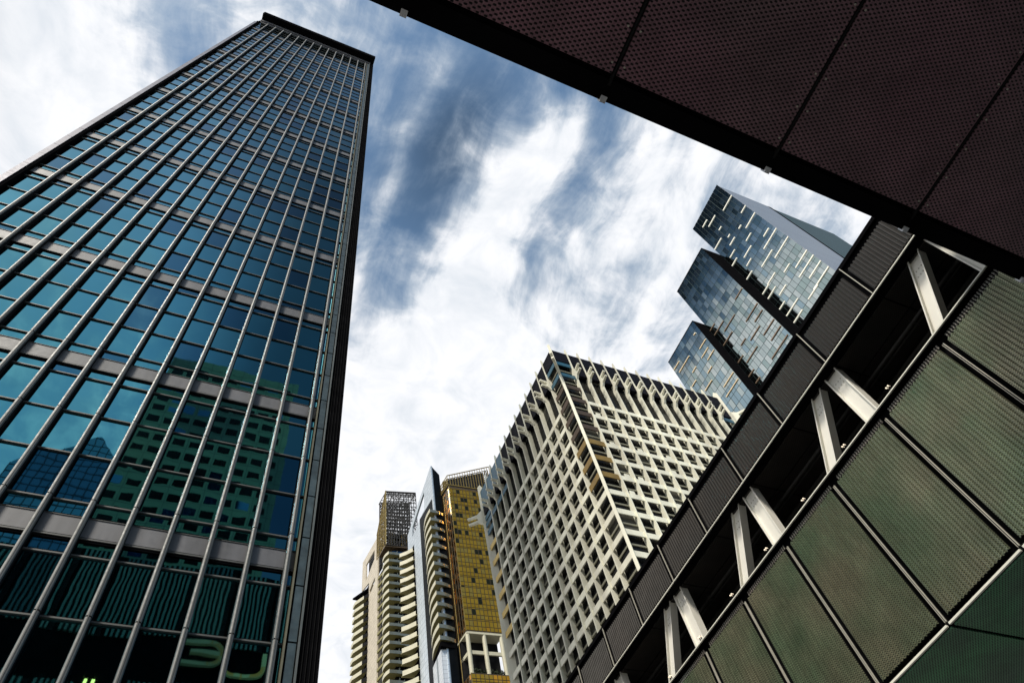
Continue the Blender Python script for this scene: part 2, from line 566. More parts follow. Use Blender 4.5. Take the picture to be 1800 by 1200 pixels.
def to_px(p):
    d = Vector((p[0], p[1], p[2] - EYE))
    x, y, z = d.dot(Vector(RIGHT)), d.dot(Vector(UP)), -d.dot(Vector(BACK))
    if z <= 0.1:
        return None
    return 900 + 1211.86 * x / z, 600 - 1211.86 * y / z, d.length


def panes(parent, quads, name='window', keep=100):
    """quads: list of (four corners, material). The 100 that show largest become parts, the rest one part."""
    def score(q):
        c = [sum(p[i] for p in q[0]) / 4 for i in range(3)]
        t = to_px(c)
        if t is None or not (-20 < t[0] < 1820 and -20 < t[1] < 1220):
            return 0
        return 1 / t[2]
    quads = sorted(quads, key=score, reverse=True)
    for q, mt in quads[:keep]:
        b = MB()
        b.face(q, mt)
        b.build(name, parent)
    if len(quads) > keep:
        b = MB()
        for q, mt in quads[keep:]:
            b.face(q, mt)
        o = b.build(name + '_field', parent)
        o['kind'] = 'stuff'


# ------------------------------------------------------------------ ground
g = MB()
g.face([(-1500, -1500, 0), (1500, -1500, 0), (1500, 1500, 0), (-1500, 1500, 0)], 'paving')
o = g.build('ground')
o['kind'] = 'structure'
o['label'] = 'grey stone paving of the plaza below the towers'


# ------------------------------------------------------------------ glass tower at left
def glass_tower():
    root = thing('glass_tower', 'dark teal mirror glass office tower with pale vertical mullions and a black roof cap', 'tower', (-8, 24.4, 0))
    S = 0.6105
    YG = 24.42
    ZT = 286 * 0.6 + EYE

    def X(u):
        return u * S

    def Z(u):
        return u * S + EYE
    mx = [5.35 - 2.72 * k for k in range(14)]
    xs = [-32.55] + list(reversed(mx)) + [6.05]
    # rows of glass, spandrels and transoms
    rows, bands, trans = [], [], []
    for k in range(-2, 15):
        b = 36.8 + 18.5 * k
        if b > -6:
            bands.append((b, b + 1.65))
        rows += [(b + 1.65, b + 3.0), (b + 3.0, b + 7.65), (b + 7.65, b + 12.3), (b + 12.3, b + 16.95), (b + 16.95, b + 18.5)]
        trans += [b + 3.0, b + 7.65, b + 12.3, b + 16.95]
    rows = [r for r in rows if r[0] > -1 and r[0] < 278]
    trans = [t for t in trans if 0 < t < 278]
    q = []
    for z0, z1 in rows:
        z1 = min(z1, 279)
        for a, c in zip(xs[:-1], xs[1:]):
            ty = random.gauss(0, 0.0022) * (z1 - z0) * S
            tx = random.gauss(0, 0.0022) * (c - a) * S
            r = random.random()
            mt = 'teal_dark' if r < 0.18 else ('teal_pale' if r < 0.27 else 'teal_glass')
            pts = [(X(a), YG - tx, Z(z0) + 0.0), (X(c), YG + tx, Z(z0)), (X(c), YG + tx + ty, Z(z1)), (X(a), YG - tx + ty, Z(z1))]
            q.append((pts, mt))
    panes(root, q, 'window')
    for z0, z1 in bands:
        if z1 > 280:
            continue
        b = MB()
        for a, c in zip(xs[:-1], xs[1:]):
            b.box(X(a) + 0.05, X(c) - 0.05, 24.34, 24.9, Z(z0), Z(z1), 'spandrel')
        b.box(X(xs[0]), X(xs[-1]), 24.37, 24.8, Z(z1) + 0.02, Z(z1) + 0.10, 'black')
        b.box(X(xs[0]), X(xs[-1]), 24.31, 24.6, Z(z1) - 0.03, Z(z1) - 0.0, 'transom')
        b.box(X(xs[0]), X(xs[-1]), 24.32, 24.6, Z(z0) - 0.12, Z(z0) - 0.05, 'transom')
        b.box(X(xs[0]), X(xs[-1]), 24.36, 24.8, Z(z0) - 0.24, Z(z0) - 0.13, 'black')
        b.build('spandrel', root)
    for t in trans:
        b = MB()
        b.box(X(xs[0]), X(xs[-1]), 24.33, 24.6, Z(t) - 0.035, Z(t) + 0.035, 'transom')
        b.box(X(xs[0]), X(xs[-1]), 24.375, 24.6, Z(t) + 0.035, Z(t) + 0.09, 'black')
        b.build('transom', root)
    # mullions in lengths with open joints
    joints = [31.08 + 9.27 * k for k in range(-3, 28)]
    cuts = [0.0] + [j * 0.6 + EYE for j in joints] + [ZT - 3]
    cuts = [c for c in cuts if c <= ZT - 3]
    for u in mx:
        cx = u * 0.604
        b = MB()
        prof = [(-0.115, 24.10), (-0.085, 24.02), (-0.03, 24.0), (0.03, 24.0), (0.085, 24.02), (0.115, 24.10)]
        for z0, z1 in zip(cuts[:-1], cuts[1:]):
            b.prism([(cx + p[0], p[1], z0 + 0.03) for p in prof], (0, 0, z1 - z0 - 0.06), 'mullion')
        b.box(cx - 0.015, cx + 0.015, 23.985, 24.05, 0, ZT - 3, 'transom')
        b.box(cx - 0.105, cx + 0.105, 24.07, 24.46, 0, ZT - 3, 'dark')  # cheeks coloured dark to stand for shade on the mullion sides
        b.build('mullion', root)
    # right hand pier: trim, slate panels, grey edge, black fluted return
    b = MB()
    b.box(5.95 * 0.604 - 0.035, 5.95 * 0.604 + 0.035, 24.02, 24.5, 0, ZT - 3, 'brass')
    b.box(6.08 * 0.6, 6.2 * 0.6, 24.3, 24.5, 0, ZT - 3, 'black')
    b.build('edge_mullion', root)
    b = MB()
    zc = [EYE + (31.08 + 4.635 * k) * 0.6 for k in range(-6, 56)]
    for z0, z1 in zip(zc[:-1], zc[1:]):
        if z1 < ZT - 1:
            b.box(6.2 * 0.6, 6.75 * 0.6, 24.10, 24.6, z0 + 0.04, z1 - 0.04, 'pier')
    b.box(6.2 * 0.6, 6.75 * 0.6, 24.16, 24.6, 0, ZT - 2, 'black')
    b.build('pier_panel', root)
    b = MB()
    b.box(6.82 * 0.6, 6.96 * 0.6, 23.98, 24.6, 0, ZT, 'trim')
    b.box(6.76 * 0.6, 6.82 * 0.6, 24.04, 24.6, 0, ZT, 'black')
    b.build('edge_trim', root)
    b = MB()
    for i in range(5):
        x = 4.22 + i * 0.17
        b.box(x, x + 0.115, 24.10 + i * 0.03, 64, 0, ZT - 1.0, 'black')
        b.box(x + 0.115, x + 0.135, 24.08 + i * 0.03, 64, 0, ZT - 1.2, 'dark')
    b.box(4.2, 5.0, 24.3, 64, 0, ZT - 1.5, 'black')
    b.build('fluted_return', root)
    # left pier
    b = MB()
    for i in range(60):
        z0 = i * 2.78
        b.box(-20.42, -20.0, 24.0, 24.6, z0 + 0.03, z0 + 2.76, 'lavender')
    b.box(-20.0, -19.75, 24.06, 24.7, 0, ZT - 3, 'black')
    b.box(-20.38, X(-32.5), 24.25, 64, 0, ZT - 3, 'black')
    b.build('corner_pier', root)
    b = MB()
    b.box(-20.2, 4.6, 24.9, 64, 0, ZT - 1, 'black')
    b.build('core_wall', root)
    b = MB()
    b.box(-20.0, 4.3, 24.1, 24.9, 279 * S + EYE, ZT + 0.4, 'spandrel')
    b.build('parapet_band', root)
    b = MB()
    b.box(-20.0, 5.05, 22.75, 64.5, ZT + 0.4, ZT + 3.2, 'black')
    b.build('roof_cap', root)


glass_tower()


# ------------------------------------------------------------------ dark perforated building overhead and at right
def perforated_building():
    root = thing('perforated_building', 'dark perforated metal building with overhanging soffit and white steel braces', 'building', (18.25, 10, 0))
    XW = 18.25
    z0, z1, z2, z3 = 11.6, 17.5, 20.43, 22.6
    YE = 0.67
    pitch = 2.835
    ys = [0.70 + pitch * k for k in range(0, 13)]
    yend = ys[-1]

    def ribbed(b, x, y0, y1, za, zb, m, p=0.13, d=0.055):
        n = max(2, int(round((y1 - y0) / p)))
        w = (y1 - y0) / n
        prof = []
        for i in range(n):
            a = y0 + i * w
            prof += [(x, a), (x - d, a + w * 0.25), (x - d, a + w * 0.6), (x, a + w * 0.85)]
        prof.append((x, y1))
        for (xa, ya), (xb, yb) in zip(prof[:-1], prof[1:]):
            b.face([(xa, ya, za), (xb, yb, za), (xb, yb, zb), (xa, ya, zb)], m)
        b.box(x + 0.01, x + 0.06, y0, y1, za, zb, 'black')

    for ya, yb in zip(ys[:-1], ys[1:]):
        b = MB()
        ribbed(b, XW, ya + 0.20, yb - 0.16, z0 + 0.22, z1 - 0.48, 'rib')
        for i in range(26):       # fixing clips along the head of the panel
            t = ya + 0.18 + i * (yb - ya - 0.36) / 26
            b.box(XW + 0.08, XW + 0.11, t, t + 0.045, z1 - 0.36, z1 - 0.20, 'recess')
        b.build('facade_panel', root)
        b = MB()
        ribbed(b, XW, ya + 0.18, yb - 0.14, z2 + 0.10, z3 - 0.48, 'rib_top', 0.14, 0.055)
        b.build('parapet_panel', root)
    # bars standing in the joints between panels
    for k, y in enumerate(ys):
        b = MB()
        b.box(XW - 0.03, XW + 0.02, y - 0.018, y + 0.004, z0 + 0.12, z1 - 0.45, 'rail_dim')
        b.box(XW - 0.02, XW + 0.02, y + 0.045, y + 0.055, z0 + 0.12, z1 - 0.45, 'rail_dim')
        b.build('joint_bar', root)
        b = MB()
        b.box(XW - 0.05, XW + 0.0, y - 0.014, y + 0.01, z2 + 0.06, z3 - 0.1, 'rail_dim')
        b.build('joint_bar', root)
    for ya, yb in zip(ys[:-1], ys[1:]):
        b = MB()
        b.box(XW - 0.06, XW + 0.01, ya + 0.05, yb - 0.05, z0 - 0.01, z0 + 0.05, 'rail')
        b.build('sill_rail', root)
    b = MB()
    b.box(XW - 0.06, XW + 0.0, YE, yend, z1 - 0.03, z1 + 0.01, 'rail')
    b.build('ledge_rail', root)
    b = MB()
    b.box(XW - 0.05, XW - 0.01, YE, yend, z2 - 0.015, z2 + 0.025, 'rail')
    b.build('ledge_rail', root)
    # backing, floors and roof of the wing
    b = MB()
    b.box(XW + 0.003, XW + 0.9, YE, yend, z1 - 0.066, z1 - 0.02, 'black')
    b.box(XW + 0.22, 34, YE, yend, z0 + 0.06, z1 - 0.07, 'black')
    b.box(XW + 0.10, 34, YE, yend, z2 + 0.02, z3, 'black')
    b.box(XW - 0.02, XW + 0.3, YE, yend, z3 - 0.16, z3 + 0.02, 'black')
    b.build('wing_wall', root)
    b = MB()
    for ya, yb in zip(ys[:-1], ys[1:]):
        b.box(21.6, 21.7, ya + 0.25, yb - 0.25, z1 + 0.05, z2 - 0.55, 'recess')
    b.box(21.75, 34, YE, yend, z1 - 0.05, z2, 'black')
    b.build('recess_wall', root)
    for ya, yb in zip(ys[:-1], ys[1:]):
        b = MB()
        b.box(XW + 0.45, 19.85, ya + 0.03, yb - 0.03, z2 - 0.03, z2 + 0.01, 'ceiling_panel')
        b.box(19.92, 21.55, ya + 0.03, yb - 0.03, z2 - 0.03, z2 + 0.01, 'ceiling_panel')
        b.build('ceiling_panel', root)
    for x, r in ((20.25, 0.07), (20.5, 0.04), (21.2, 0.09)):
        b = MB()
        b.cyl((x, YE, z2 - 0.03 - r - 0.05), (x, yend, z2 - 0.03 - r - 0.05), r, 'pipe', 10)
        for y in ys:
            b.box(x - r - 0.02, x + r + 0.02, y + 0.4, y + 0.44, z2 - 0.03 - 2 * r - 0.08, z2 - 0.03, 'pipe')
        b.build('pipe', root)
    # the braces: an upright and a raking member in every second bay
    n = 0
    while 0.72 + 5.735 * n < yend - 4:
        y = 0.72 + 5.735 * n
        for top, bot in (((y, y + 0.62), (y, y + 0.62)), ((y + 0.90, y + 1.46), (y + 2.78, y + 3.34))):
            b = MB()
            xa = 18.72
            zt, zb = z2 + 0.05, z1 - 0.4

            def pt(f, h):
                yy0 = bot[0] + (top[0] - bot[0]) * h
                yy1 = bot[1] + (top[1] - bot[1]) * h
                return (yy0 + (yy1 - yy0) * f, zb + (zt - zb) * h)
            for f0, f1, dx in ((0, 0.09, -0.06), (0.09, 0.91, 0.05), (0.91, 1.0, -0.06)):
                p = [pt(f0, 0), pt(f1, 0), pt(f1, 1), pt(f0, 1)]
                b.prism([(xa + dx, a, c) for a, c in p], (0.30 - dx, 0, 0), 'white')
            for f in (0.28, 0.5, 0.72):
                for h in (0.80, 0.86):
                    a, c = pt(f, h)
                    b.cyl((xa + 0.055, a, c), (xa + 0.025, a, c), 0.022, 'rail_dim', 6)
            b.build('brace', root)
        n += 1
    # pairs of small spotlights on the ledge
    for i in range(8):
        y = 5.7 + 2.47 * i
        b = MB()
        for dy in (-0.045, 0.045):
            b.cyl((XW + 0.42, y + dy, z1 + 0.02), (XW + 0.36, y + dy, z1 + 0.55), 0.022, 'black', 8)
            b.box(XW + 0.30, XW + 0.40, y + dy - 0.02, y + dy + 0.02, z1 + 0.50, z1 + 0.535, 'spot')
        b.build('spotlight', root)
    # soffit panels
    xs = [0.47 + 2.985 * k for k in range(-4, 12)]
    for xa, xb in zip(xs[:-1], xs[1:]):
        b = MB()
        b.box(xa + 0.04, xb - 0.04, -15.8, YE - 0.36, z0, z0 + 0.05, 'soffit')
        for k in range(31):       # fixing bolts along both edges
            yb_ = YE - 0.5 - k * 0.5
            for xq in (xa + 0.10, xb - 0.10):
                b.box(xq - 0.013, xq + 0.013, yb_ - 0.013, yb_ + 0.013, z0 - 0.012, z0 + 0.01, 'rail_dim')
        b.build('soffit_panel', root)
        b = MB()
        b.box(xa - 0.02, xa + 0.02, -15.8, YE - 0.2, z0 + 0.0, z0 + 0.06, 'dark')
        b.build('soffit_joint', root)
        b = MB()
        b.box(xa - 0.045, xa + 0.045, YE - 0.05, YE + 0.045, z0 - 0.03, z0 + 0.10, 'clip')
        b.build('edge_clip', root)
    for ya, yb in zip(ys[:-1], ys[1:]):
        b = MB()
        b.box(XW + 0.16, 34, ya + 0.05, yb - 0.05, z0, z0 + 0.05, 'soffit_green')
        b.build('soffit_panel', root)
    b = MB()
    b.box(-11.5, 34, -16, YE, z0 + 0.09, z0 + 0.6, 'black')
    b.box(-11.5, XW + 0.1, YE - 0.28, YE + 0.02, z0 + 0.012, z0 + 0.09, 'black')
    b.box(XW + 0.1, 34, YE, yend, z0 + 0.052, z0 + 0.055, 'black')
    b.build('soffit_backing', root)
    b = MB()
    b.box(-11.5, 34, -16, YE - 0.01, z0 + 0.62, 20.5, 'black')
    b.build('upper_wall', root)


perforated_building()


# ------------------------------------------------------------------ white concrete office building
def white_building():
    U = 66.0

    def Q(q):
        return q * U + EYE
    x0, y0 = 0.684 * U, 0.729 * U
    fx = [(0.736 + 0.0377 * i) * U for i in range(13)]
    fy = [(0.782 + 0.0377 * i) * U for i in range(12)]
    xe, ye = 1.241 * U, 1.250 * U
    root = thing('office_building', 'white concrete office building with deep fins and forked brackets below the roof', 'building', (x0, y0, 0))
    D = 0.80
    b = MB()
    b.box(x0 + D + 0.15, xe - 0.6, y0 + D + 0.15, ye - 0.6, 0, Q(1.52), 'black')
    b.build('core_wall', root)

    def fin_profile(out):
        return [(out, 0), (out, Q(1.552)), (out + 0.05, Q(1.569)), (out + 0.22, Q(1.569)), (out + 0.8, Q(1.545)), (out + D + 0.3, Q(1.545)), (out + D + 0.3, 0)]
    fork = [(-0.10, Q(1.420)), (0.15, Q(1.424)), (0.40, Q(1.4315)), (1.55, Q(1.4345)), (1.55, Q(1.4395)), (0.45, Q(1.4385)), (0.45, Q(1.4505)),
            (1.6, Q(1.4555)), (1.6, Q(1.4605)), (0.40, Q(1.458)), (0.10, Q(1.465)), (-0.10, Q(1.467))]
    fork2 = [(-1.2, Q(1.410)), (0.4, Q(1.422)), (1.0, Q(1.430)), (2.9, Q(1.433)), (2.9, Q(1.4395)), (1.0, Q(1.4385)), (1.0, Q(1.4515)),
             (3.0, Q(1.4555)), (3.0, Q(1.462)), (1.0, Q(1.460)), (0.3, Q(1.468)), (-1.2, Q(1.480))]
    for x in fx:
        b = MB()
        b.prism([(x - 0.09, p, z) for p, z in fin_profile(y0)], (0.18, 0, 0), 'concrete')
        b.build('fin', root)
        b = MB()
        b.prism([(x - 0.19, y0 - p, z) for p, z in fork], (0.38, 0, 0), 'concrete')
        b.build('bracket', root)
    for y in fy:
        b = MB()
        b.prism([(p, y - 0.09, z) for p, z in fin_profile(x0)], (0, 0.18, 0), 'concrete')
        b.build('fin', root)
        b = MB()
        b.prism([(x0 - p, y - 0.19, z) for p, z in fork], (0, 0.38, 0), 'concrete')
        b.build('bracket', root)
    s = math.sqrt(0.5)
    for cx, cy, dx, dy in ((x0, y0, -s, -s), (x0, ye, -s, s), (xe, y0, s, -s)):
        t = Vector((-dy, dx, 0))
        ou = Vector((dx, dy, 0))
        c = Vector((cx, cy, 0))
        b = MB()
        b.prism([c - ou * p + t * -0.22 + Vector((0, 0, z)) for p, z in [(-0.05, 0), (-0.05, Q(1.566)), (0.5, Q(1.575)), (1.4, Q(1.545)), (1.5, 0)]], t * 0.44, 'concrete')
        b.build('corner_fin', root)
        b = MB()
        b.prism([c + ou * p + t * -0.22 + Vector((0, 0, z)) for p, z in fork2], t * 0.44, 'concrete')
        b.build('bracket', root)
    # end walls of the two far corners
    b = MB()
    b.box(x0 + 0.1, x0 + 4, ye - 0.45, ye - 0.05, 0, Q(1.545), 'concrete')
    b.box(xe - 0.45, xe - 0.05, y0 + 0.1, y0 + 4, 0, Q(1.545), 'concrete')
    b.build('end_wall', root)
    # floor beams; the corner bays carry coloured ones near the top
    H = 0.0136
    for i in range(0, 24):
        t = 1.3285 - 0.0545 * i
        b = MB()
        b.box(fx[0], fx[-1], y0 + 0.20, y0 + 0.34, Q(t - H), Q(t), 'concrete')
        b.build('floor_beam', root)
        b = MB()
        b.box(x0 + 0.20, x0 + 0.34, fy[0], fy[-1], Q(t - H), Q(t), 'concrete')
        b.build('floor_beam', root)
        b = MB()
        zc = Q(t - H - 0.0155)
        b.box(fx[0], fx[-1], y0 + D - 0.14, y0 + D + 0.05, zc - 0.28, zc, 'sill')
        b.build('sill_band', root)
        b = MB()
        b.box(x0 + D - 0.14, x0 + D + 0.05, fy[0], fy[-1], zc - 0.28, zc, 'sill')
        b.build('sill_band', root)
    for i in range(-3, 24):
        t = 1.3285 - 0.0545 * i
        near = 'blue_panel' if i < -1 else ('brown_panel' if i < 3 else ('ochre_panel' if i < 6 else 'concrete'))
        far = 'blue_panel' if i < 0 else ('yellow_panel' if i < 6 else 'concrete')
        h = H * (1.15 if near != 'concrete' else 1.0)
        for mt, segs in ((near, ((x0 + 0.15, fx[0] - 0.15, y0 + 0.20, y0 + 0.34), (x0 + 0.20, x0 + 0.34, y0 + 0.15, fy[0] - 0.15))),
                         (far, ((x0 + 0.20, x0 + 0.34, fy[-1] + 0.15, ye - 0.45), (fx[-1] + 0.15, xe - 0.45, y0 + 0.20, y0 + 0.34)))):
            for k, sg in enumerate(segs):
                if mt == far and k == 1 and far == 'yellow_panel':
                    mt = 'concrete'
                b = MB()
                b.box(*sg, Q(t - h), Q(t), mt)
                b.build('corner_beam', root)
        zc = Q(t - H - 0.0155)
        b = MB()
        b.box(x0 + D, fx[0] - 0.15, y0 + D - 0.14, y0 + D + 0.05, zc - 0.28, zc, 'sill')
        b.box(x0 + D - 0.14, x0 + D + 0.05, y0 + D, fy[0] - 0.15, zc - 0.28, zc, 'sill')
        b.build('sill_band', root)
    # dark roof screen between the fin heads
    b = MB()
    b.box(fx[0], xe - 0.5, y0 + 0.16, y0 + 0.7, Q(1.446), Q(1.546), 'screen')
    b.box(x0 + 0.30, fx[0] - 0.02, y0 + 0.16, y0 + 0.7, Q(1.497), Q(1.546), 'screen')
    b.box(x0 + 0.16, x0 + 0.7, fy[0], ye - 0.5, Q(1.446), Q(1.546), 'screen')
    b.box(x0 + 0.16, x0 + 0.7, y0 + 0.72, fy[0] - 0.02, Q(1.497), Q(1.546), 'screen')
    b.box(x0 + 0.9, xe - 0.7, y0 + 0.9, ye - 0.7, Q(1.50), Q(1.54), 'black')
    b.build('roof_screen', root)
    for ya, yb in ((fy[-4], fy[-3]), (fy[-3], fy[-2]), (fy[-2], fy[-1]), (fy[-1], ye - 0.4)):  # sky reflected in the roof screen, put in as blue panels
        for za, zb in ((1.475, 1.541), (1.395, 1.412)):
            b = MB()
            b.box(x0 + 0.08, x0 + 0.155, ya + 0.15, yb - 0.15, Q(za), Q(zb), 'blue_panel')
            b.build('sky_reflection_panel', root)
    q = []
    gx = [x0 + D] + fx + [xe - 0.5]
    gy = [y0 + D] + fy + [ye - 0.5]
    for i in range(-3, 24):
        t = 1.3285 - 0.0545 * i
        za, zb = Q(t - 0.0540), Q(t)
        for a, c in zip(gx[:-1], gx[1:]):
            q.append(([(a + 0.14, y0 + D, za), (c - 0.14, y0 + D, za), (c - 0.14, y0 + D, zb), (a + 0.14, y0 + D, zb)], 'blind' if random.random() < 0.10 else 'win_dark'))
        for a, c in zip(gy[:-1], gy[1:]):
            q.append(([(x0 + D, a + 0.14, za), (x0 + D, c - 0.14, za), (x0 + D, c - 0.14, zb), (x0 + D, a + 0.14, zb)], 'blind' if random.random() < 0.10 else 'win_dark'))
    panes(root, q, 'window')
    # air conditioners standing on some beams
    for _ in range(26):
        i = random.randrange(0, 13)
        t = 1.3285 - 0.0545 * i
        k = random.randrange(0, 12)
        a = random.uniform(0.4, 1.2)
        b = MB()
        b.box(fx[k] + a, fx[k] + a + 0.75, y0 + 0.22, y0 + 0.37, Q(t) + 0.005, Q(t) + 0.62, 'concrete')
        b.cyl((fx[k] + a + 0.37, y0 + 0.275, Q(t) + 0.32), (fx[k] + a + 0.37, y0 + 0.25, Q(t) + 0.32), 0.2, 'dark', 10)
        b.build('air_conditioner', root)


white_building()


# ------------------------------------------------------------------ stepped tower of dark glass
def stepped_tower():
    U = 130.0

    def Q(q):
        return q * U + EYE
    root = thing('stepped_tower', 'stepped grey glass tower with white light strips behind the dark parapet', 'tower', (U, 0.4 * U, 0))
    FP = 0.02665
    CW = 0.01122
    blocks = ((1.0, 0.201, 0.337, 1.733), (0.941, 0.337, 0.467, 1.546), (0.906, 0.467, 0.589, 1.364))
    q = []
    for bi, (xa, ya, yb, zt) in enumerate(blocks):
        x = xa * U
        b = MB()
        b.box(x + 0.06, 1.42 * U, ya * U + (0.03 if bi else 0.4), yb * U - 0.03, 0, Q(zt) - 0.3, 't_frame')
        b.build('block_frame', root)
        n = round((yb - ya) / CW)
        w = (yb - ya) / n
        rows = 40
        rr = random.Random(5 + bi)
        for j in range(rows):
            zb_ = zt - j * FP
            za_ = zb_ - FP
            if za_ < 0.35:
                break
            for i in range(n):
                a, c = ya + i * w, ya + (i + 1) * w
                r = rr.random()
                if bi == 2:
                    mt = 't_blue' if r < 0.5 else ('t_mid' if r < 0.78 else ('t_pale' if r < 0.9 else 't_teal'))
                else:
                    mt = 't_mid' if r < 0.42 else ('t_pale' if r < 0.66 else ('t_teal' if r < 0.9 else 't_blue'))
                gx = 0.10 if (i % 4 == 3) else 0.05
                t1, t2 = rr.gauss(0, 0.01), rr.gauss(0, 0.01)
                zs = Q(za_) + 0.10
                q.append(([(x - t1, a * U + 0.05, zs), (x + t1, c * U - gx, zs), (x + t1 + t2, c * U - gx, Q(zb_) - 0.06), (x - t1 + t2, a * U + 0.05, Q(zb_) - 0.06)], mt))
        if bi:
            b = MB()
            b.box(x + 0.02, blocks[bi - 1][0] * U - 0.0, ya * U - 0.04, ya * U + 0.04, 0, Q(zt), 'black')
            b.box(x - 0.05, 1.30 * U, ya * U, yb * U, Q(zt) - 0.28, Q(zt) + 0.05, 'black')
            b.build('step_wall', root)
    panes(root, q, 'window')
    A = [(0.2, 0.245, 1.638), (0.267, 0.302, 1.662), (0.29, 0.314, 1.688), (0.2, 0.222, 1.557), (0.201, 0.244, 1.505), (0.279, 0.291, 1.608), (0.245, 0.256, 1.531),
         (0.211, 0.234, 1.423), (0.201, 0.256, 1.397), (0.2, 0.256, 1.343), (0.2, 0.245, 1.263), (0.2, 0.256, 1.236), (0.201, 0.244, 1.207), (0.278, 0.302, 1.528),
         (0.28, 0.29, 1.554), (0.245, 0.268, 1.476), (0.302, 0.337, 1.58), (0.301, 0.325, 1.5), (0.268, 0.302, 1.448), (0.313, 0.337, 1.474), (0.291, 0.313, 1.421),
         (0.245, 0.291, 1.368), (0.245, 0.268, 1.288), (0.312, 0.337, 1.393), (0.28, 0.312, 1.315), (0.31, 0.337, 1.312), (0.303, 0.336, 1.287), (0.285, 0.313, 1.26),
         (0.314, 0.336, 1.234), (0.291, 0.336, 1.203), (0.302, 0.336, 1.172), (0.243, 0.279, 1.174), (0.201, 0.256, 1.177), (0.22, 0.26, 1.12), (0.27, 0.31, 1.10)]
    B = [(0.338, 0.369, 1.309), (0.338, 0.387, 1.234), (0.341, 0.373, 1.208), (0.393, 0.44, 1.282), (0.445, 0.466, 1.33), (0.424, 0.465, 1.306), (0.425, 0.464, 1.257),
         (0.338, 0.379, 1.16), (0.338, 0.376, 1.131), (0.37, 0.409, 1.187), (0.341, 0.402, 1.099), (0.413, 0.433, 1.205), (0.405, 0.449, 1.158), (0.443, 0.464, 1.182), (0.445, 0.466, 1.128), (0.446, 0.463, 1.099)]
    C = [(0.48, 0.488, 1.327), (0.469, 0.498, 1.279), (0.478, 0.508, 1.255), (0.47, 0.499, 1.232), (0.53, 0.579, 1.301), (0.561, 0.588, 1.325), (0.532, 0.55, 1.256), (0.5, 0.519, 1.207),
         (0.468, 0.508, 1.135), (0.553, 0.572, 1.23), (0.52, 0.551, 1.182), (0.469, 0.518, 1.111)]
    for L, xa, mt in ((A, 1.0, 'led'), (B, 0.941, 'bronze_strip'), (C, 0.906, 'cream_strip')):
        for a, c, z in L:
            b = MB()
            b.box(xa * U - 0.22, xa * U + 0.05, a * U + 0.05, c * U - 0.05, Q(z) - 0.16, Q(z) + 0.16, mt)
            b.build('light_strip', root)
    # ribbed metal flank, split by two dark shadow gaps
    y = 0.201 * U
    for xa, xb, zt, dy in ((1.0, 1.168, 1.716, 0.0), (1.178, 1.326, 1.742, 0.8), (1.344, 1.42, 1.655, 1.6)):
        b = MB()
        b.box(xa * U + 0.02, xb * U, y + dy, y + dy + 0.35, 0, Q(zt), 'brushed')
        b.build('flank_wall', root)
    b = MB()
    b.box(1.166 * U, 1.178 * U, y - 0.03, y + 1.0, 0, Q(1.718), 'black')
    b.box(1.322 * U, 1.332 * U, y + 0.77, y + 2.0, 0, Q(1.66), 'black')
    b.box(1.0 * U + 0.5, 1.12 * U, y + 1.0, y + 4, Q(1.715), Q(1.735), 'dark')
    b.build('shadow_gap', root)
    # crane rails at the far roof edge
    b = MB()
    for i in range(7):
        a = 1.36 * U + i * 1.6
        b.bar((a, y + 2, Q(1.655)), (a + 1.6, y + 2, Q(1.662)), 0.16, 'dark')
        b.bar((a, y + 2, Q(1.64)), (a + 0.8, y + 2, Q(1.66)), 0.12, 'dark')
    b.build('roof_rail', root)


stepped_tower()


# ------------------------------------------------------------------ the two residential towers
D2 = Vector((math.cos(R(-4)), math.sin(R(-4)), 0))
D1 = Vector((math.cos(R(95.5)), math.sin(R(95.5)), 0))
ZV = Vector((0, 0, 1))


def lattice(b, p00, p10, p11, p01, nu, nv, w, mt, rnd, diag=0.8):
    """bars laid over a four-cornered patch, with broken diagonals"""
    p00, p10, p11, p01 = (Vector(p) for p in (p00, p10, p11, p01))

    def P(s, t):
        return (p00 * (1 - s) + p10 * s) * (1 - t) + (p01 * (1 - s) + p11 * s) * t
    nrm = (p10 - p00).cross(p01 - p00).normalized()
    for i in range(nu + 1):
        b.bar(P(i / nu, 0), P(i / nu, 1), w, mt, nrm)
    for j in range(nv + 1):
        b.bar(P(0, j / nv), P(1, j / nv), w, mt, nrm)
    for i in range(nu):
        for j in range(nv):
            if rnd.random() < diag:
                if rnd.random() < 0.5:
                    b.bar(P(i / nu, j / nv), P((i + 1) / nu, (j + 1) / nv), w * 0.8, mt, nrm)
                else:
                    b.bar(P((i + 1) / nu, j / nv), P(i / nu, (j + 1) / nv), w * 0.8, mt, nrm)


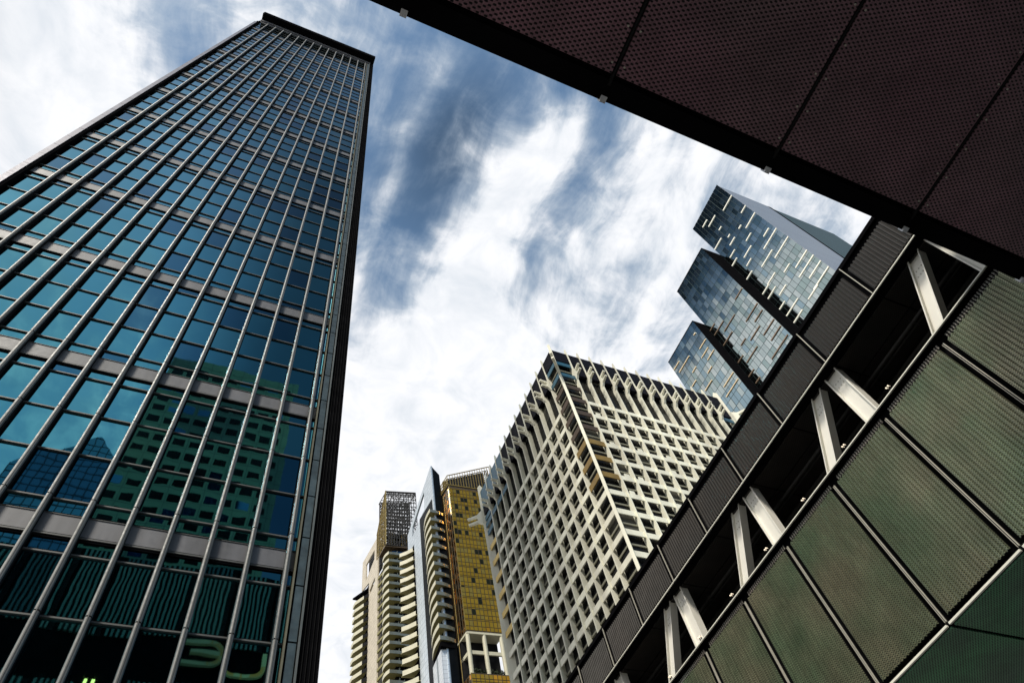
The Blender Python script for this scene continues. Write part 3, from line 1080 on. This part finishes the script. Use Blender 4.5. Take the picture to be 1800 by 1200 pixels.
def balcony(root, corner, v_left, v_right, z, mats, sag=0.5):
    """corner balcony: slab, cream parapet on the left, glazed parapet on the right. z is the parapet top at the corner."""
    c = Vector(corner)
    n = 6
    nl = Vector((-v_left.y, v_left.x, 0)).normalized()
    if nl.dot(v_right) > 0:
        nl = -nl
    nr = Vector((-v_right.y, v_right.x, 0)).normalized()
    if nr.dot(v_left) > 0:
        nr = -nr
    left = [c + v_left * (i / n) + nl * (sag * math.sin(math.pi * i / n)) for i in range(n + 1)]
    right = [c + v_right * (i / n) + nr * (sag * 0.6 * math.sin(math.pi * i / n)) for i in range(n + 1)]
    b = MB()
    outline = list(reversed(left)) + right[1:] + [right[-1] + v_left, ]
    zs = z - 0.95
    b.prism([p + ZV * (zs - 0.22) for p in outline], ZV * 0.22, mats[1])
    for seq, mt, h in ((left, mats[0], 0.95), (right, mats[2], 0.75)):
        for p, q in zip(seq[:-1], seq[1:]):
            d = (q - p)
            s = Vector((-d.y, d.x, 0)).normalized() * 0.1
            b.obox(p + ZV * (zs - 0.3) - s * 0.2, d * 1.01, s, ZV * (h + 0.3), mt)
    # translucent privacy screen standing on the slab
    p = c + v_right * 0.5 + v_left * 0.04 + ZV * zs
    b.obox(p, v_left * 0.22, v_right.normalized() * 0.06, ZV * 2.0, mats[2])
    b.obox(p + v_right * 0.22, v_left * 0.16, v_right.normalized() * 0.06, ZV * 1.6, mats[2])
    b.build('balcony', root)


def golden_tower():
    G = Vector((59.77, 126.6, 0))

    def P(u, v, z=0.0):
        return G + D2 * u + D1 * v + ZV * z
    root = thing('golden_tower', 'gold glass residential tower with slatted crown beside a pointed silver wall', 'tower', tuple(G))
    rnd = random.Random(3)
    # gold glass: floors of one tall row, one narrow row and one spandrel row
    q = []
    W, ncol = 9.2, 9
    Lv, nl = 4.6, 4
    z = 108.5
    rows = []
    while z < 157.5:
        rows += [(z, z + 1.2), (z + 1.2, z + 2.85), (z + 2.85, z + 3.3)]
        z += 3.3
    low = []
    z = 97.2
    for h in (1.2, 0.7, 2.2, 2.4, 2.2, 2.4, 2.2, 2.4, 2.2, 2.4, 2.2, 2.4, 2.2, 2.4, 2.2, 2.4):
        low.append((z - h, z))
        z -= h
    for group, top in ((rows, 158.6), (low, 97.3)):
        for ri, (a, c) in enumerate(group):
            for i in range(ncol):
                r = rnd.random()
                hgt = (a - 108) / 50
                if group is low:
                    mt = 'gold1' if r < 0.7 else ('gold2' if r < 0.9 else 'gold3')
                else:
                    dk = 0.05 + 0.45 * max(0, hgt) if ri % 3 == 1 else 0.02  # dark panes grow more frequent towards the top
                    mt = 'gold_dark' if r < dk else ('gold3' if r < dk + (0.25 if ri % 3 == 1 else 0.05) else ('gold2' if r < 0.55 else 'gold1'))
                u0, u1 = W * i / ncol + 0.10, W * (i + 1) / ncol - 0.07
                t = rnd.gauss(0, 0.006)
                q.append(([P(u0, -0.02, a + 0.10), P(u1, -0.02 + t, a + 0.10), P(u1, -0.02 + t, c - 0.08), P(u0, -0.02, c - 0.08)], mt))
            for i in range(nl):
                r = rnd.random()
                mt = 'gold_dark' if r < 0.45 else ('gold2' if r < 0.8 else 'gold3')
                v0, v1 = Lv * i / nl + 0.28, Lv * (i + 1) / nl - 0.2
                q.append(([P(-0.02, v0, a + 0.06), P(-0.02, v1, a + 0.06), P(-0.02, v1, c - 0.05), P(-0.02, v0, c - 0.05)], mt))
    panes(root, q, 'window')
    for za, zb in ((108.3, 158.9), (0, 97.4)):
        b = MB()
        b.prism([P(0.02, 0.04, za), P(W, 0.04, za), P(W + 0.3, 14, za), P(0.02, 14, za)], ZV * (zb - za), 'gold_frame')
        b.bar(P(-0.02, -0.05, za), P(-0.02, -0.05, zb), 0.14, 'gold_metal')
        b.build('gold_wall', root)
    # open sky garden storey
    b = MB()
    b.prism([P(0.3, 3.2, 97.4), P(W, 3.2, 97.4), P(W, 13, 97.4), P(0.3, 13, 97.4)], ZV * 11, 'dark')
    b.prism([P(0.1, 0.05, 107.7), P(W, 0.05, 107.7), P(W, 13, 107.7), P(0.1, 13, 107.7)], ZV * 0.55, 'cream')
    b.build('garden_wall', root)
    for u in (0.55, 4.6, 8.9):
        b = MB()
        b.cyl(P(u, 0.6, 97.3), P(u, 0.6, 107.9), 0.52, 'cream', 18)
        b.build('column', root, smooth=False)
    b = MB()
    b.prism([P(0.6, 0.5, 102.6), P(W, 0.5, 102.6), P(W, 0.9, 102.6), P(0.6, 0.9, 102.6)], ZV * 0.9, 'cream')
    b.prism([P(0.3, 0.8, 102.6), P(0.8, 0.8, 102.6), P(0.8, 4.6, 102.6), P(0.3, 4.6, 102.6)], ZV * 0.9, 'cream')
    b.build('garden_beam', root)
    # slatted crown, rising to the right
    b = MB()

    def top(u):
        return 163.2 + (u + 0.3) * 0.52
    n = 17
    for i in range(n + 1):
        u = -0.3 + i * 14.4 / n
        b.bar(P(u, -0.05, 159.2), P(u, -0.05, top(u)), 0.13, 'gold_metal')
    b.bar(P(-0.3, -0.05, 159.2), P(14.1, -0.05, 159.2), 0.25, 'gold_metal')
    b.bar(P(-0.3, -0.05, top(-0.3)), P(14.1, -0.05, top(14.1)), 0.22, 'gold_metal')
    for i in range(9):
        v = i * 0.62
        b.bar(P(-0.3, v, 159.2), P(-0.3, v, 163.2 + v * 0.1), 0.12, 'gold_metal')
    for zz_ in (159.2, 160.4, 161.8, 163.2):
        b.bar(P(-0.3, 0, zz_), P(-0.3, 5.4, zz_), 0.14, 'gold_metal')
    b.build('crown_screen', root)
    b = MB()
    lattice(b, P(0, 0.8, 159), P(14, 0.8, 159), P(14, 0.8, 169.9), P(0, 0.8, 162.6), 22, 6, 0.16, 'lattice', rnd)
    lattice(b, P(0, 2.6, 159), P(14, 2.6, 159), P(14, 2.6, 169.9), P(0, 2.6, 162.6), 18, 6, 0.2, 'lattice', rnd)
    lattice(b, P(0.1, 5.4, 159), P(14, 5.4, 159), P(14, 5.4, 169), P(0.1, 5.4, 162), 18, 5, 0.3, 'lattice', rnd)
    b.prism([P(0.1, 3.4, 159), P(14, 3.4, 159), P(14, 3.4, 171.8), P(0.1, 3.4, 164.6)], D1 * 0.4, 'dark')
    b.build('crown_lattice', root)
    # dark recess behind the corner balconies
    b = MB()
    b.prism([P(-3.0, 5.4, 0), P(0.0, 5.0, 0), P(0.0, 14, 0), P(-3.0, 14, 0)], ZV * 158, 'win_dark')
    b.build('recess_wall', root)
    b = MB()
    b.cyl(P(-0.28, 3.4, 96), P(-0.28, 3.4, 158), 0.08, 'gold_metal', 8)
    b.build('downpipe', root)
    # pointed silver slab wall with its slanting opening
    O = Vector((59.43, 130.18, 0)) - D2 * 2.9

    def Wp(t, z):
        return O + D1 * t + ZV * z
    b = MB()
    outer = [Wp(0.9, 0), Wp(0.9, 172.3), Wp(19.4, 159.8), Wp(19.4, 152.3), Wp(15.2, 152.3), Wp(15.2, 0)]
    hole = [Wp(6.5, 166.4), Wp(7.1, 159.0), Wp(16.2, 156.2), Wp(15.7, 159.9)]
    b.plate(outer, [hole], D2 * 0.5, 'silver')
    b.build('slab_wall', root)
    b = MB()
    b.prism([Wp(0.9, 0) + D2 * 0.52, Wp(0.9, 171.8) + D2 * 0.52, Wp(0.9, 168.6) + D2 * 2.6, Wp(0.9, 0) + D2 * 2.6], D1 * 0.4, 'win_dark')
    rn = random.Random(8)
    lattice(b, Wp(1.2, 152) + D2 * 2.4, Wp(17, 152) + D2 * 2.4, Wp(17, 160) + D2 * 2.4, Wp(1.2, 169) + D2 * 2.4, 14, 6, 0.28, 'lattice', rn)
    b.build('wall_return', root)
    # corner balconies
    C = Vector((59.43, 130.18, 0)) - D2 * 4.7
    for k in range(0, 14):
        zt = 151.8 - 3.26 * k
        balcony(root, C, D1 * 8.0 + D2 * 1.75, D2 * 4.3 + D1 * 0.9, zt, ('cream', 'olive', 'balustrade'))
    b = MB()
    b.prism([C + D2 * 1.8 + D1 * 2.2 + ZV * 108.5, C + D2 * 4.6 + D1 * 2.4 + ZV * 108.5, C + D2 * 4.6 + D1 * 8 + ZV * 108.5, C + D2 * 1.9 + D1 * 8 + ZV * 108.5], ZV * 45, 'win_dark')
    b.prism([C + D2 * 0.2 + D1 * 0.2 + ZV * 106.6, C + D2 * 4.4 + D1 * 0.9 + ZV * 106.6, C + D2 * 4.4 + D1 * 8 + ZV * 106.6, C + D2 * 1.7 + D1 * 7.6 + ZV * 106.6], ZV * 1.3, 'black')
    b.build('balcony_core', root)
    b = MB()
    b.prism([C + D2 * 0.6 + D1 * 1.2, C + D2 * 3.15 + D1 * 1.0, C + D2 * 3.15 + D1 * 8, C + D2 * 1.6 + D1 * 8], ZV * 106.4, 'silver_front')
    b.build('lower_wall', root)
    qq = []
    for j in range(34):
        for i in range(2):
            u0 = 3.2 + i * 0.75
            qq.append(([C + D2 * u0 + D1 * (1.0 + 0.25 * i) + ZV * (106 - j * 2.0), C + D2 * (u0 + 0.68) + D1 * (1.0 + 0.25 * (i + 1)) + ZV * (106 - j * 2.0),
                        C + D2 * (u0 + 0.68) + D1 * (1.0 + 0.25 * (i + 1)) + ZV * (104.1 - j * 2.0), C + D2 * u0 + D1 * (1.0 + 0.25 * i) + ZV * (104.1 - j * 2.0)], 'sky_glass'))
    panes(root, qq, 'blue_window', 20)
    # rear balconies beyond the slab wall
    for k in range(0, 15):
        zt = 151.4 - 3.22 * k
        b = MB()
        s = [O + D1 * 19.0 - D2 * 0.1, O + D1 * 19.0 - D2 * 1.0, O + D1 * 18.9 - D2 * 2.1, O + D1 * 18.4 - D2 * 3.0]
        s = [O + D1 * (15.4) + D2 * 0.2, O + D1 * 15.6 - D2 * 0.25, O + D1 * 17.2 - D2 * 1.5, O + D1 * 18.6 - D2 * 3.0, O + D1 * 19.3 - D2 * 3.0, O + D1 * 19.3 + D2 * 0.2]
        b.prism([p + ZV * (zt - 1.5) for p in s], ZV * 0.22, 'olive')
        for p, r in zip(s[1:3], s[2:4]):
            d = r - p
            n_ = Vector((-d.y, d.x, 0)).normalized() * 0.08
            b.obox(p + ZV * (zt - 1.55), d, n_, ZV * 1.35, 'cream')
        b.build('balcony', root)
    b = MB()
    b.prism([O + D1 * 15.3 + D2 * 0.2, O + D1 * 18.8 + D2 * 0.2, O + D1 * 18.8 + D2 * 3, O + D1 * 15.3 + D2 * 3], ZV * 152, 'black')
    b.build('rear_wall', root)
    # clipped hedges of the sky garden stand on the lower block
    for u0, u1, lab in ((1.3, 4.0, 'clipped hedge between the two nearest columns of the sky garden'),
                        (5.3, 8.4, 'clipped hedge beside the white building on the sky garden edge')):
        b = MB()
        rr = random.Random(int(u0 * 10))
        for _ in range(420):
            u = rr.uniform(u0, u1)
            v = rr.uniform(0.35, 1.0)
            zz_ = 97.45 + rr.uniform(0, 1.25 + 0.35 * math.sin(u * 5))
            a = Vector((rr.gauss(0, 1), rr.gauss(0, 1), rr.gauss(0, 1))).normalized() * 0.16
            c = a.cross(Vector((rr.gauss(0, 1), rr.gauss(0, 1), rr.gauss(0, 1)))).normalized() * 0.12
            p = P(u, v, zz_)
            b.face([p - a, p + c, p + a, p - c], 'hedge')
        h = b.build('hedge')
        h['label'] = lab
        h['category'] = 'hedge'
        h['group'] = 'hedges of the sky garden'


golden_tower()


def balcony_tower():
    K = Vector((57.15, 175.95, 0))
    root = thing('balcony_tower', 'tall residential tower with open lattice crown and beige slab wall behind the silver wall', 'tower', tuple(K))
    rnd = random.Random(21)
    for k in range(0, 22):
        zt = 178.6 - 3.27 * k
        balcony(root, K, D1 * 4.7 - D2 * 0.25, D2 * 6.5 + D1 * 0.6, zt, ('cream', 'olive', 'balustrade'), 0.45)
    b = MB()
    b.prism([K + D2 * 2.6 + D1 * 1.6, K + D2 * 9 + D1 * 1.6, K + D2 * 9 + D1 * 30, K + D2 * 2.6 + D1 * 30], ZV * 181, 'win_dark')
    b.build('core_wall', root)
    qq = []
    for j in range(2):
        for i in range(8):
            u0 = 1.8 + i * 0.62
            za = 180.4 - j * 6.2
            qq.append(([K + D2 * u0 + D1 * 1.55 + ZV * (za - 2.2), K + D2 * (u0 + 0.56) + D1 * 1.55 + ZV * (za - 2.2),
                        K + D2 * (u0 + 0.56) + D1 * 1.55 + ZV * za, K + D2 * u0 + D1 * 1.55 + ZV * za], 'navy_glass'))
    panes(root, qq, 'blue_window')
    # beige slab wall with opening and slot
    O = K + D2 * 2.0

    def Wp(t, z):
        return O + D1 * t + ZV * z
    b = MB()
    outer = [Wp(15.0, 0), Wp(15.0, 200.2), Wp(30.3, 200.4), Wp(30.3, 186.3), Wp(23.2, 184.5), Wp(23.2, 0)]
    h1 = [Wp(18.2, 196.2), Wp(18.4, 191.6), Wp(26.5, 187.9), Wp(26.7, 196.0)]
    h2 = [Wp(17.6, 182.4), Wp(17.6, 180.2), Wp(22.4, 178.0), Wp(22.6, 180.3)]
    b.plate(outer, [h1, h2], D2 * 0.5, 'beige')
    b.build('slab_wall', root)
    b = MB()
    lattice(b, Wp(16, 186) + D2 * 2.2, Wp(29, 186) + D2 * 2.2, Wp(29, 200) + D2 * 2.2, Wp(16, 200) + D2 * 2.2, 12, 9, 0.3, 'lattice', rnd)
    b.prism([Wp(16, 0) + D2 * 2.4, Wp(23, 0) + D2 * 2.4, Wp(23, 0) + D2 * 3.0, Wp(16, 0) + D2 * 3.0], ZV * 184, 'black')
    b.build('wall_lattice', root)
    # recess between balconies and slab wall
    b = MB()
    for k in range(14):
        za = 176 - 3.27 * k
        b.prism([K + D2 * 1.4 + D1 * 8 + ZV * za, K + D2 * 0.8 + D1 * 12 + ZV * za, K + D2 * 1.5 + D1 * 12 + ZV * za], ZV * 0.8, 'olive')
    b.build('recess_ledge', root)
    # crown: open lattice box above the balconies
    b = MB()
    F = K + D1 * 1.4
    f00, f10 = F + D2 * -0.4 + ZV * 183, F + D2 * 11.5 + ZV * 183
    f01, f11 = F + D2 * -0.4 + ZV * 210.5, F + D2 * 11.5 + ZV * 212
    for dv, w in ((0, 0.15), (6.0, 0.24)):
        o_ = D1 * dv
        lattice(b, f00 + o_, f10 + o_, f11 + o_, f01 + o_, 12, 15, w * 1.5, 'lattice', rnd, 0.7)
    b.bar(f01, f11, 0.55, 'lattice')
    b.bar(f01 - ZV * 1.2, f11 - ZV * 1.2, 0.3, 'lattice')
    lattice(b, f01, f11, f11 + D1 * 7, f01 + D1 * 7, 7, 3, 0.2, 'lattice', rnd, 0.4)
    b.build('crown_lattice', root)
    b = MB()
    s00, s01 = F - D2 * 0.5 + ZV * 183, F - D2 * 0.5 + ZV * 211
    lattice(b, s00, s00 + D1 * 8.2, F - D2 * 0.5 + D1 * 8.2 + ZV * 195, s01, 5, 10, 0.2, 'gold_metal', rnd, 0.8)
    b.bar(s00, s01, 0.4, 'gold_metal')
    b.bar(s01, F - D2 * 0.5 + D1 * 8.2 + ZV * 195, 0.35, 'gold_metal')
    for i in range(11):
        u = 1.2 + i * 0.85
        b.bar(F + D2 * u + D1 * 0.3 + ZV * 183, F + D2 * u + D1 * 0.3 + ZV * 189.5, 0.14, 'gold_metal')
    b.build('crown_screen', root)
    b = MB()
    b.prism([F + D1 * 1.2 + D2 * 0.6 + ZV * 183, F + D1 * 1.2 + D2 * 11 + ZV * 183, F + D1 * 1.5 + D2 * 11 + ZV * 183, F + D1 * 1.5 + D2 * 0.6 + ZV * 183], ZV * 6.5, 'black')
    b.prism([F - D2 * 0.6 + D1 * 0.2 + ZV * 182.3, F + D2 * 11 + D1 * -0.2 + ZV * 182.3, F + D2 * 11 + D1 * 6 + ZV * 182.3, F - D2 * 0.6 + D1 * 6 + ZV * 182.3], ZV * 0.6, 'gold_frame')
    b.build('crown_base', root)
    # far balconies against the sky
    for k in range(0, 16):
        zt = 179.6 - 3.33 * k
        b = MB()
        s = [O + D1 * 23.0, O + D1 * 24.5 - D2 * 1.2, O + D1 * 28.1 - D2 * 3.0, O + D1 * 30.6 - D2 * 2.9, O + D1 * 30.6 + D2 * 0.1]
        b.prism([p + ZV * (zt - 1.6) for p in s], ZV * 0.22, 'olive')
        for i in range(3):
            p, r = s[i + 0], s[i + 1]
            d = r - p
            n_ = Vector((-d.y, d.x, 0)).normalized() * 0.1
            b.obox(p + ZV * (zt - 1.65), d, n_, ZV * 1.4, 'cream' if i else 'dark')
        b.build('balcony', root)
    b = MB()
    b.prism([O + D1 * 23.4 + D2 * 0.2, O + D1 * 29.6 + D2 * 0.2, O + D1 * 29.6 + D2 * 3, O + D1 * 23.4 + D2 * 3], ZV * 184, 'black')
    b.prism([O + D1 * 23.3 + ZV * 181.8, O + D1 * 30.0 - D2 * 3.4 + ZV * 181.8, O + D1 * 30.4 + ZV * 181.8], ZV * 0.7, 'black')
    b.build('rear_wall', root)


balcony_tower()


def louvred_building():
    """stands behind the viewer; only its mirror image shows at the foot of the glass tower"""
    root = thing('louvred_building', 'dark building with green louvres and curved sign letters mirrored low in the glass tower', 'building', (-8, -30, 0))
    YB = -30.0
    K = (48.0 + 30.0) / 47.33

    def zz(z):
        return EYE + (z - EYE) * K
    b = MB()
    b.box(-17.5 * K, 7.7 * K, YB - 9, YB - 0.4, 0, zz(44.6), 'black')
    b.build('rear_wall', root)
    for za, zb in ((16.0, 34.1), (37.8, 44.4)):
        x = -17.4
        while x < 6:
            b = MB()
            p = 0.34
            for i in range(int(2.6 / p)):
                a = x + i * p
                b.box(a * K, (a + p * 0.45) * K, YB - 0.28, YB - 0.04, zz(za), zz(zb), 'rib_green')
            b.box(x * K, (x + 2.6) * K, YB - 0.36, YB - 0.30, zz(za), zz(zb), 'dark')
            b.build('louvre_panel', root)
            x += 2.9

    # sign letters read from the plaza: U then E, in rounded strokes
    def stroke(b, pts, w=0.30):
        for p, q in zip(pts[:-1], pts[1:]):
            P, Q = Vector((p[0] * K, YB + 0.05, zz(p[1]))), Vector((q[0] * K, YB + 0.05, zz(q[1])))
            d = (Q - P).normalized() * 0.10
            b.bar(P - d, Q + d, w * K, 'sign', (0, 1, 0))

    def arc(cx, cz, r, a0, a1, n=8):
        return [(cx + r * math.cos(R(a0 + (a1 - a0) * i / n)), cz + r * math.sin(R(a0 + (a1 - a0) * i / n))) for i in range(n + 1)]
    b = MB()
    stroke(b, [(5.75, 37.4), (5.75, 36.35)] + arc(5.0, 36.35, 0.75, 0, -90) + [(4.4, 35.6)] + arc(3.8, 36.35, 0.75, -90, -180) + [(3.05, 37.4)])
    b.build('sign_letter', root)
    b = MB()
    stroke(b, [(0.25, 37.35), (1.9, 37.35)] + arc(1.9, 36.5, 0.85, 90, 0) + arc(1.9, 36.5, 0.85, 0, -90) + [(0.25, 35.65)])
    stroke(b, [(0.7, 36.5), (2.7, 36.5)])
    b.build('sign_letter', root)
    for x in (-5.95, -5.45):
        b = MB()
        b.box(x * K, (x + 0.2) * K, YB - 0.1, YB + 0.1, zz(31.0), zz(34.35), 'tube')
        b.build('tube_light', root)


louvred_building()


# ------------------------------------------------------------------ buildings across the plaza, seen mirrored in the glass tower
def concrete_building():
    root = thing('concrete_building', 'grey green concrete building with small square windows mirrored in the glass tower', 'building', (-4.5, -40, 0))
    x0, x1, y, zt = -17.6, 8.6, -40.0, 135.8
    b = MB()
    b.box(x0, x1, -66, y, 0, zt, 'green_stone')
    for i in range(28):
        z = 60 + i * 3.5
        if z < zt - 1:
            b.box(x0 - 0.02, x1 + 0.02, y, y + 0.02, z - 0.04, z + 0.04, 'stone_joint')
    for i in range(10):
        x = x0 + 0.45 + 2.75 * i
        b.box(x - 0.04, x + 0.04, y, y + 0.025, 50, zt, 'stone_joint')
    b.build('stone_wall', root)
    q = []
    for j in range(22):
        z = 132.2 - 3.5 * j
        for i in range(9):
            if j == 1:
                continue
            x = x0 + 0.75 + 2.75 * i
            q.append(([(x, y + 0.03, z - 1.75), (x + 2.0, y + 0.03, z - 1.75), (x + 2.0, y + 0.03, z), (x, y + 0.03, z)], 'navy_glass' if random.random() < 0.2 else 'win_dark'))
    panes(root, q, 'window', 100)


def pyramid_building():
    root = thing('peaked_building', 'dark blue gridded glass building with peaked roof mirrored at the left of the glass tower', 'building', (-29, -60, 0))
    y = -60.0
    left, right, apex = (-39.0, 118.5), (-19.5, 121.5), (-26.4, 131.0)

    def top(x):
        if x < apex[0]:
            f = (x - left[0]) / (apex[0] - left[0])
            return left[1] + (apex[1] - left[1]) * f
        f = (x - apex[0]) / (right[0] - apex[0])
        return apex[1] + (right[1] - apex[1]) * f
    b = MB()
    b.prism([(left[0], y, 0), (left[0], y, left[1]), (apex[0], y, apex[1]), (right[0], y, right[1]), (right[0], y, 0)], (0, -20, 0), 'pyr_glass')
    b.build('glass_wall', root)
    b = MB()
    for i in range(14):
        x = left[0] + i * 1.5
        b.box(x - 0.08, x + 0.08, y + 0.005, y + 0.10, 60, top(x), 'pyr_frame')
    for j in range(36):
        z = 60 + j * 2.0
        xa, xb = left[0], right[0]
        while xa < apex[0] and top(xa) < z:
            xa += 0.25
        while xb > apex[0] and top(xb) < z:
            xb -= 0.25
        if xb > xa and z < apex[1]:
            b.box(xa, xb, y + 0.003, y + 0.08, z - 0.08, z + 0.08, 'pyr_frame')
    b.build('frame_grid', root)


concrete_building()
pyramid_building()
